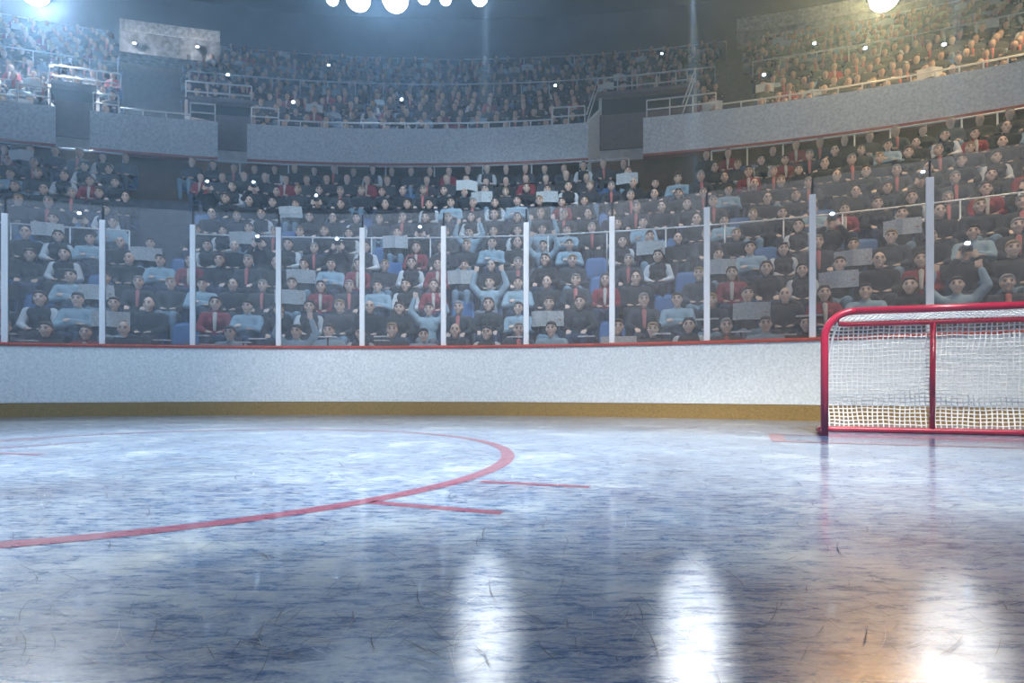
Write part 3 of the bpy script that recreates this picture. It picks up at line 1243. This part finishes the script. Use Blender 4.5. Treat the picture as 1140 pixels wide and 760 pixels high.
PAPER = paper_mesh()
for s in indiv:
    k = s['kind']
    if k not in PROTO:
        PROTO[k] = o = person_proto(k)
    else:
        o = dup(PROTO[k])
    d = arc_dir(s['p'], s['L'])
    to_cam = Vector((-s['p'].x, -s['p'].y, 0)).normalized()
    d = (d + to_cam * .4).normalized()
    rz = math.atan2(d.x, -d.y) + rg.uniform(-.16, .16)
    sc_ = rg.uniform(.96, 1.05)
    o.location = (s['p'].x, s['p'].y, s['z'])
    o.rotation_euler = (0, 0, rz)
    o.scale = (sc_, sc_, sc_)
    tag(o, s['label'], 'person', 'spectators in the lower stand')
    if k == 'reader':
        R = Matrix.Rotation(rz, 3, 'Z')
        q = Vector(s['p']) + Vector((0, 0, s['z'])) + R @ Vector((0, -.365, .885)) * sc_
        n = link_obj('newspaper', PAPER, None, q)
        n.rotation_euler = (.35, 0, rz)
        n.rotation_mode = 'XYZ'
        lab = f"open newspaper held by man in black jumper, {NTH[s['row']]} row, {pane_name(s['pane'])}"
        if 'left one' in s['label']: lab += ', left'
        if 'right one' in s['label']: lab += ', right'
        tag(n, lab, 'newspaper', 'newspapers held by spectators')
    if k == 'photographer':
        R = Matrix.Rotation(rz, 3, 'Z')
        q = Vector(s['p']) + R @ Vector((0, -.215, 0)) * sc_
        camera_thing(q, s['z'] + 1.195 * sc_, rz, f"flashing camera held by man in {NTH[s['row']]} row, {pane_name(s['pane'])}")

# seats: individual under and beside the nearest people, the rest one mass
seats = sorted(inview, key=lambda s: s['p'].y + s['row'] * .45)
ind_seats = seats[:300]
sg = defaultdict(list)
for s in ind_seats:
    s['iseat'] = True
    sg[(s['row'], pane_of(s['x']))].append(s)
first = True
for (row, pn), lst in sg.items():
    lst.sort(key=lambda s: s['x'])
    for n, s in enumerate(lst):
        o = seat_proto if first else dup(seat_proto)
        first = False
        d = arc_dir(s['p'], s['L'])
        o.location = (s['p'].x, s['p'].y, s['z'])
        o.rotation_euler = (0, 0, math.atan2(d.x, -d.y))
        tag(o, f'blue plastic seat in {NTH[row]} row, {NTH[n]} seat along {pane_name(pn)}', 'seat', 'blue seats of the lower stand')


# ---- masses
def mesh_np(me):
    n = len(me.vertices)
    co = np.empty(n * 3, np.float32); me.vertices.foreach_get('co', co)
    me.calc_loop_triangles()
    t = np.empty(len(me.loop_triangles) * 3, np.int32); me.loop_triangles.foreach_get('vertices', t)
    return co.reshape(-1, 3), t.reshape(-1, 3)


LOWP = {}


def low_person(kind):
    if kind in LOWP:
        return LOWP[kind]
    kd = KINDS[kind]
    V_, T_, C_ = [], [], []
    base = 0

    def col(m):
        nt = m.node_tree
        r = [n for n in nt.nodes if n.type == 'VALTORGB']
        a, b = r[0].color_ramp.elements[0].color, r[0].color_ramp.elements[1].color
        return [(a[i] + b[i]) / 2 for i in range(3)]
    items = [('body', (.66, .47, .38))] + [(bk, col(CLOTH[cl])) for _, bk, cl in kd['parts']]
    if kd['hair']:
        items.append((kd['hair'][0], col(HAIR[kd['hair'][1]])))
    for bk, c in items:
        v, t = mesh_np(part_mesh(kd, bk, True))
        V_.append(v); T_.append(t + base); base += len(v)
        C_.append(np.tile(np.array([*c, 1], np.float32), (len(v), 1)))
    if kind == 'reader':
        v, t = mesh_np(PAPER)
        v = v + np.array([0, -.36, .90], np.float32)
        V_.append(v); T_.append(t + base); base += len(v)
        C_.append(np.tile(np.array([.74, .77, .77, 1], np.float32), (len(v), 1)))
    LOWP[kind] = (np.vstack(V_), np.vstack(T_), np.vstack(C_))
    return LOWP[kind]


def mass(name, items, label, cat, m):
    """items: (verts, tris, cols or None, location, rz, scale)"""
    Vs, Ts, Cs = [], [], []
    base = 0
    for v, t, c, loc, rz, s in items:
        ca, sa = math.cos(rz), math.sin(rz)
        R = np.array([[ca, -sa, 0], [sa, ca, 0], [0, 0, 1]], np.float32)
        Vs.append((v * s) @ R.T + np.array(loc, np.float32))
        Ts.append(t + base)
        base += len(v)
        if c is not None:
            Cs.append(c)
    Vv, Tt = np.vstack(Vs).astype(np.float32), np.vstack(Ts).astype(np.int32)
    me = bpy.data.meshes.new(name)
    me.vertices.add(len(Vv)); me.vertices.foreach_set('co', Vv.ravel())
    me.loops.add(Tt.size); me.loops.foreach_set('vertex_index', Tt.ravel())
    me.polygons.add(len(Tt))
    me.polygons.foreach_set('loop_start', np.arange(0, Tt.size, 3, dtype=np.int32))
    me.polygons.foreach_set('use_smooth', np.ones(len(Tt), bool))
    me.update(calc_edges=True)
    if Cs:
        ca = me.color_attributes.new('tint', 'FLOAT_COLOR', 'POINT')
        ca.data.foreach_set('color', np.vstack(Cs).astype(np.float32).ravel())
    me.materials.append(m)
    me.validate()
    o = link_obj(name, me)
    tag(o, label, cat, kind='stuff')
    return o


def low_seat():
    mb = MB()
    mb.box((0, .20, .68), (.44, .03, .42), 0, -.12)
    mb.box((0, -.03, .42), (.43, .40, .05))
    mb.box((0, .10, .20), (.05, .06, .40))
    me = mb.mesh('ls')
    return mesh_np(me)


LSV, LST = low_seat()
items, sitems = [], []
for s in spots:
    d = arc_dir(s['p'], s['L'])
    rz = math.atan2(d.x, -d.y)
    loc = (s['p'].x, s['p'].y, s['z'])
    if s['kind'] and not s.get('ind'):
        v, t, c = low_person(s['kind'] if s['kind'] != 'photographer' else 'bald')
        items.append((v, t, c, loc, rz + rg.uniform(-.2, .2), rg.uniform(.95, 1.05)))
    if not s.get('iseat'):
        sitems.append((LSV, LST, None, loc, rz, 1))
mass('crowd', items, 'spectators in the back rows of the lower stand', 'crowd', CROWD)
mass('seat_rows', sitems, 'blue seats in the back rows of the lower stand', 'seats', M['seat'])

# upper stand
items, sitems = [], []
uspots = []
for j in range(NU):
    L = upp(UP_Y[j])
    for p in arc_spots(L, .60, -110, 1250):
        x = PX(p)
        y = HY - (UP_Z[j] + 1.17 - H) * F / p.y
        if 131 < x < 209 or 798 < x < 838 + (6 - j) * .8:
            continue
        if j < JP + 1 and any(a - 4 < x < b + 4 for a, b in ((57, 107), (209, 281), (655, 772))):
            continue
        if j >= 12 and 131 < x < 248:
            if not (x > 208 and j < 14):
                continue
        if j >= 14 and 800 < x < 850:
            continue
        d = arc_dir(p, L)
        rz = math.atan2(d.x, -d.y)
        loc = (p.x, p.y, UP_Z[j])
        sitems.append((LSV, LST, None, loc, rz, 1.05))
        if rg.random() < .09:
            continue
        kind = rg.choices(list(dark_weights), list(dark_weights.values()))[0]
        v, t, c = low_person(kind)
        items.append((v, t, c, loc, rz + rg.uniform(-.25, .25), rg.uniform(.95, 1.08)))
        uspots.append((x, y, p, UP_Z[j], rz))
mass('crowd', items, 'spectators filling the upper stand', 'crowd', CROWD)
mass('seat_rows', sitems, 'blue seat rows of the upper stand', 'seats', M['seat'])
FLASH_UP = [(624, 105, 'below the mid rail of the middle block'), (331, 128, 'just above the long low rail'), (454, 122, 'above the middle of the long low rail'), (736, 64, 'high up near the dark right aisle'), (843, 100, 'low beside the dark right aisle'),
            (907, 55, 'on the mid rail of the right block'), (963, 70, 'below the mid rail of the right block'), (1041, 60, 'deep in the warm glow'), (69, 77, 'left block just above a portal rail'), (255, 93, 'at the left end of the middle block'), (370, 82, 'above the mid rail of the middle block')]
for fx, fy, lb in FLASH_UP:
    x, y, p, z, rz = min(uspots, key=lambda q: (q[0] - fx) ** 2 + (q[1] - fy) ** 2)
    R = Matrix.Rotation(rz, 3, 'Z')
    q = p + R @ Vector((0, -.26, 0))
    o = camera_thing(q, z + 1.22, rz, f'flashing camera in the upper stand, {lb}')
    o.scale = (1.5, 1.5, 1.5)

# ================================================================ LAMPS
def flood(p, target, face_mat, label, r=.34, hang=True, group='floodlights under the roof', light=None):
    p = Vector(p)
    d = (Vector(target) - p).normalized()
    root = empty('floodlight', p)
    q = d.to_track_quat('Z', 'Y').to_matrix()

    def T(mb):
        mb.v = [q @ v for v in mb.v]
        return mb
    T(MB().tube([(0, 0, -.42), (0, 0, -.38), (0, 0, -.12), (0, 0, .0), (0, 0, .03)], [r * .3, r * .55, r * .9, r * 1.05, r * 1.08], 20)).build('housing', M['lamp'], root, True)
    T(MB().tube([(0, 0, .031), (0, 0, .045)], [r * .98, r * .9], 24)).build('lens', face_mat, root)
    yk = MB()
    ax = q @ Vector((1, 0, 0))
    ax = Vector((ax.x, ax.y, 0)).normalized()
    for s in (-1, 1):
        yk.tube([ax * s * r * 1.12, ax * s * r * 1.12 + Vector((0, 0, r * 1.5))], .03, 6)
    yk.tube([ax * -r * 1.15 + Vector((0, 0, r * 1.5)), ax * r * 1.15 + Vector((0, 0, r * 1.5))], .03, 6)
    yk.build('yoke', M['lamp'], root)
    if hang:
        MB().tube([Vector((0, 0, r * 1.5)), Vector((0, 0, 20.38 - p.z))], .035, 6).build('hanger_rod', M['lamp'], root)
    tag(root, label, 'floodlight', group)
    if light:
        kind, energy, col, spot, blend, size = light
        ld = bpy.data.lights.new('lamp_light', kind)
        ld.energy = energy
        ld.color = col
        ld.shadow_soft_size = size
        if kind == 'SPOT':
            ld.spot_size = math.radians(spot)
            ld.spot_blend = blend
        lo = bpy.data.objects.new('lamp_light', ld)
        C.objects.link(lo)
        lo.parent = root
        lo.location = d * .12
        lo.rotation_euler = d.to_track_quat('-Z', 'Y').to_euler()
    return root


COOL = (.52, .74, 1.0)
WHITE = (.90, .96, 1.0)
WARM = (1.0, .60, .22)
em_cool = emit('lamp_face_cool', (.80, .90, 1.0), 30)
em_white = emit('lamp_face_white', (.95, .98, 1.0), 12)
em_soft = emit('lamp_face_soft', (.95, .97, 1.0), 2.5)
em_warm = emit('lamp_face_warm', (1.0, .82, .5), 22)


def at(x, y, Y):
    return Vector(((x - CX) / F * Y, Y, zat(y, Y)))


# central bank at the top edge of the picture
names = ['first (smallest, at left)', 'second, large', 'third, large', 'fourth', 'fifth', 'sixth, at right']
for k, (x, y, r, e) in enumerate(((370, -1, .20, 500), (399, -2, .42, 2200), (440, -2, .46, 2600), (472, -3, .22, 500), (496, -1, .20, 500), (534, -3, .28, 900))):
    flood(at(x, y, 20 + .15 * k), (0, 3, 0), em_cool, f'white floodlight in the central roof bank, {NTH[k]} from left', r,
          light=('SPOT', e * .30, COOL, 64, .9, r * .7))
flood(at(38, -9, 19), at(50, 300, 12), em_cool, 'glaring bluish floodlight over the left upper block', .42, light=('SPOT', 6000, (.74, .86, 1), 132, 1, .3))
flood(at(985, -4, 17.5), (1, 3, 3), em_warm, 'glaring warm yellow floodlight over the right upper block', .42, light=('SPOT', 5600, WARM, 88, 1, .3))
flood((14.5, 11.5, 16.5), (12.5, 15.5, 8), em_warm, 'added warm floodlight, out of view, brightening the right upper stand', .4, light=('SPOT', 5500, (1, .70, .36), 84, 1, .3))  # unseen lamp added to warm the right stand and balcony
# unseen lamps above the ice, their narrow beams shaped to streak it
for k, (x, e, d) in enumerate(((540, 15000, 1.2), (772, 18000, 1.14), (1064, 9000, 1.0))):
    fl_ = flood(at(x, -36, 13), ((x - CX) / F * d, d, 0), em_white, f'white unseen floodlight with beam shaped to streak the ice, {NTH[k]} from left', .5,
                group='unseen rink floodlights', light=('SPOT', e, WHITE, 1.0, 1, .03))
    for ch in fl_.children:
        if ch.type == 'LIGHT':
            ch.scale = (.55, 2.3, 1)                # oval beam lays a tall bright streak on the ice
for (p, t, e, c, a, lb) in (((-7.5, -3, 12.5), (-5.6, 7.7, .4), 3800, (.55, .76, 1), 33, 'bluish unseen rink floodlight aimed at the left boards'),
                         ((-1.0, -3.5, 12.5), (-.4, 7.8, .4), 6600, (.96, .98, 1), 33, 'white unseen rink floodlight aimed at the middle boards'),
                         ((6.0, -3, 12.5), (4.6, 6.0, .4), 2200, (1, .95, .86), 33, 'warm white unseen rink floodlight aimed at the goal end boards')):
    flood(p, t, em_white, lb, .5, group='unseen rink floodlights', light=('SPOT', e, c, a, .8, .5))  # unseen lamps placed behind the camera to brighten the boards
for (px, tx, ty, e, c, lb) in ((-5.2, -4.6, 4.3, 18500, (.92, .98, 1), 'leftmost'), (-2.2, -1.9, 4.2, 18000, (.98, 1, .98), 'second from left'),
                            (.6, .6, 4.6, 15500, (1, 1, .97), 'third from left'), (3.3, 3.3, 4.5, 12500, (1, 1, .96), 'rightmost')):
    flood((px, -3.6, 12.5), (tx, ty, 0), em_white, f'white floodlight added to brighten the open ice, {lb}', .5, group='unseen rink floodlights',
          light=('SPOT', e, c, 25, .6, .4))  # unseen lamps added so the middle ice turns bright
# unseen lamps added to wash the lower stand
for (p, t, e, c, lb) in (((-6, 4, 14), (-7, 11.8, 3.4), 4600, COOL, 'blue tinted floodlight added over the left lower stand'),
                         ((1, 4, 14), (0, 12.4, 3.5), 8000, (.54, .76, 1), 'cool floodlight added over the middle lower stand'),
                         ((7, 3, 14), (8, 9.8, 3.4), 4800, (1, .84, .62), 'warm floodlight added over the right lower stand')):
    flood(p, t, em_white, lb, .45, group='added stand floodlights', light=('SPOT', e, c, 52, .9, .5))

for k, (x, y) in enumerate(((150, 47), (220, 51))):
    q = on_arc(x, upp(27.0))
    q.z = zat(y, q.y)
    rt = empty('wall_light', q)
    MB().tube([(0, .12, .0), (0, .05, .0), (0, 0, -.04)], [.10, .10, .13], 12).build('housing', M['lamp'], rt, True)
    MB().ell((0, -.02, -.05), (.10, .06, .05)).build('bulb_cover', em_soft, rt, True)
    tag(rt, f"small wall light on the left press box, {['left', 'right'][k]} one of two", 'wall light', 'press box lights')
    ld = bpy.data.lights.new('lamp_light', 'POINT')
    ld.energy = 32
    ld.color = (.95, .97, 1)
    ld.shadow_soft_size = .1
    lo = bpy.data.objects.new('lamp_light', ld)
    C.objects.link(lo)
    lo.parent = rt
    lo.location = (0, -.45, -.1)

# ================================================================ HAZE
hz = MB().box((0, 13, 10.2), (100, 48, 22.4)).build('haze', mat('haze_air', (1, 1, 1)))
nt = hz.data.materials[0].node_tree
nt.nodes.clear()
out = nt.nodes.new('ShaderNodeOutputMaterial')
vs = nt.nodes.new('ShaderNodeVolumeScatter')
vs.inputs['Color'].default_value = (.44, .69, 1, 1)
vs.inputs['Density'].default_value = .010
vs.inputs['Anisotropy'].default_value = .55
nt.links.new(vs.outputs[0], out.inputs['Volume'])
tag(hz, 'pale bluish haze hanging in the arena air', 'haze', kind='stuff')

# ================================================================ WORLD, CAMERA, VIEW
w = bpy.data.worlds.new('world')
sc.world = w
w.use_nodes = True
bg = w.node_tree.nodes['Background']
bg.inputs[0].default_value = (.10, .21, .44, 1)
bg.inputs[1].default_value = .6

cd = bpy.data.cameras.new('camera_main')
cam = bpy.data.objects.new('camera_main', cd)
C.objects.link(cam)
cam.location = (0, 0, H)
cam.rotation_euler = (PI / 2, 0, 0)
cd.sensor_fit = 'HORIZONTAL'
cd.sensor_width = 36
cd.lens = 36 * F / 1140
cd.shift_y = (HY - 380) / 1140
cd.clip_start = .05
cd.clip_end = 200
sc.camera = cam
vsx = sc.view_settings
sc.display_settings.display_device = 'sRGB'
vsx.view_transform = 'Standard'
vsx.look = 'None'
vsx.exposure = 0
vsx.gamma = 1
vsx.use_curve_mapping = False
cy = sc.cycles
cy.max_bounces = 5
cy.diffuse_bounces = 2
cy.glossy_bounces = 3
cy.transmission_bounces = 3
cy.volume_bounces = 0
cy.transparent_max_bounces = 12
cy.caustics_reflective = False
cy.caustics_refractive = False
cy.sample_clamp_indirect = 6
cy.use_denoising = True
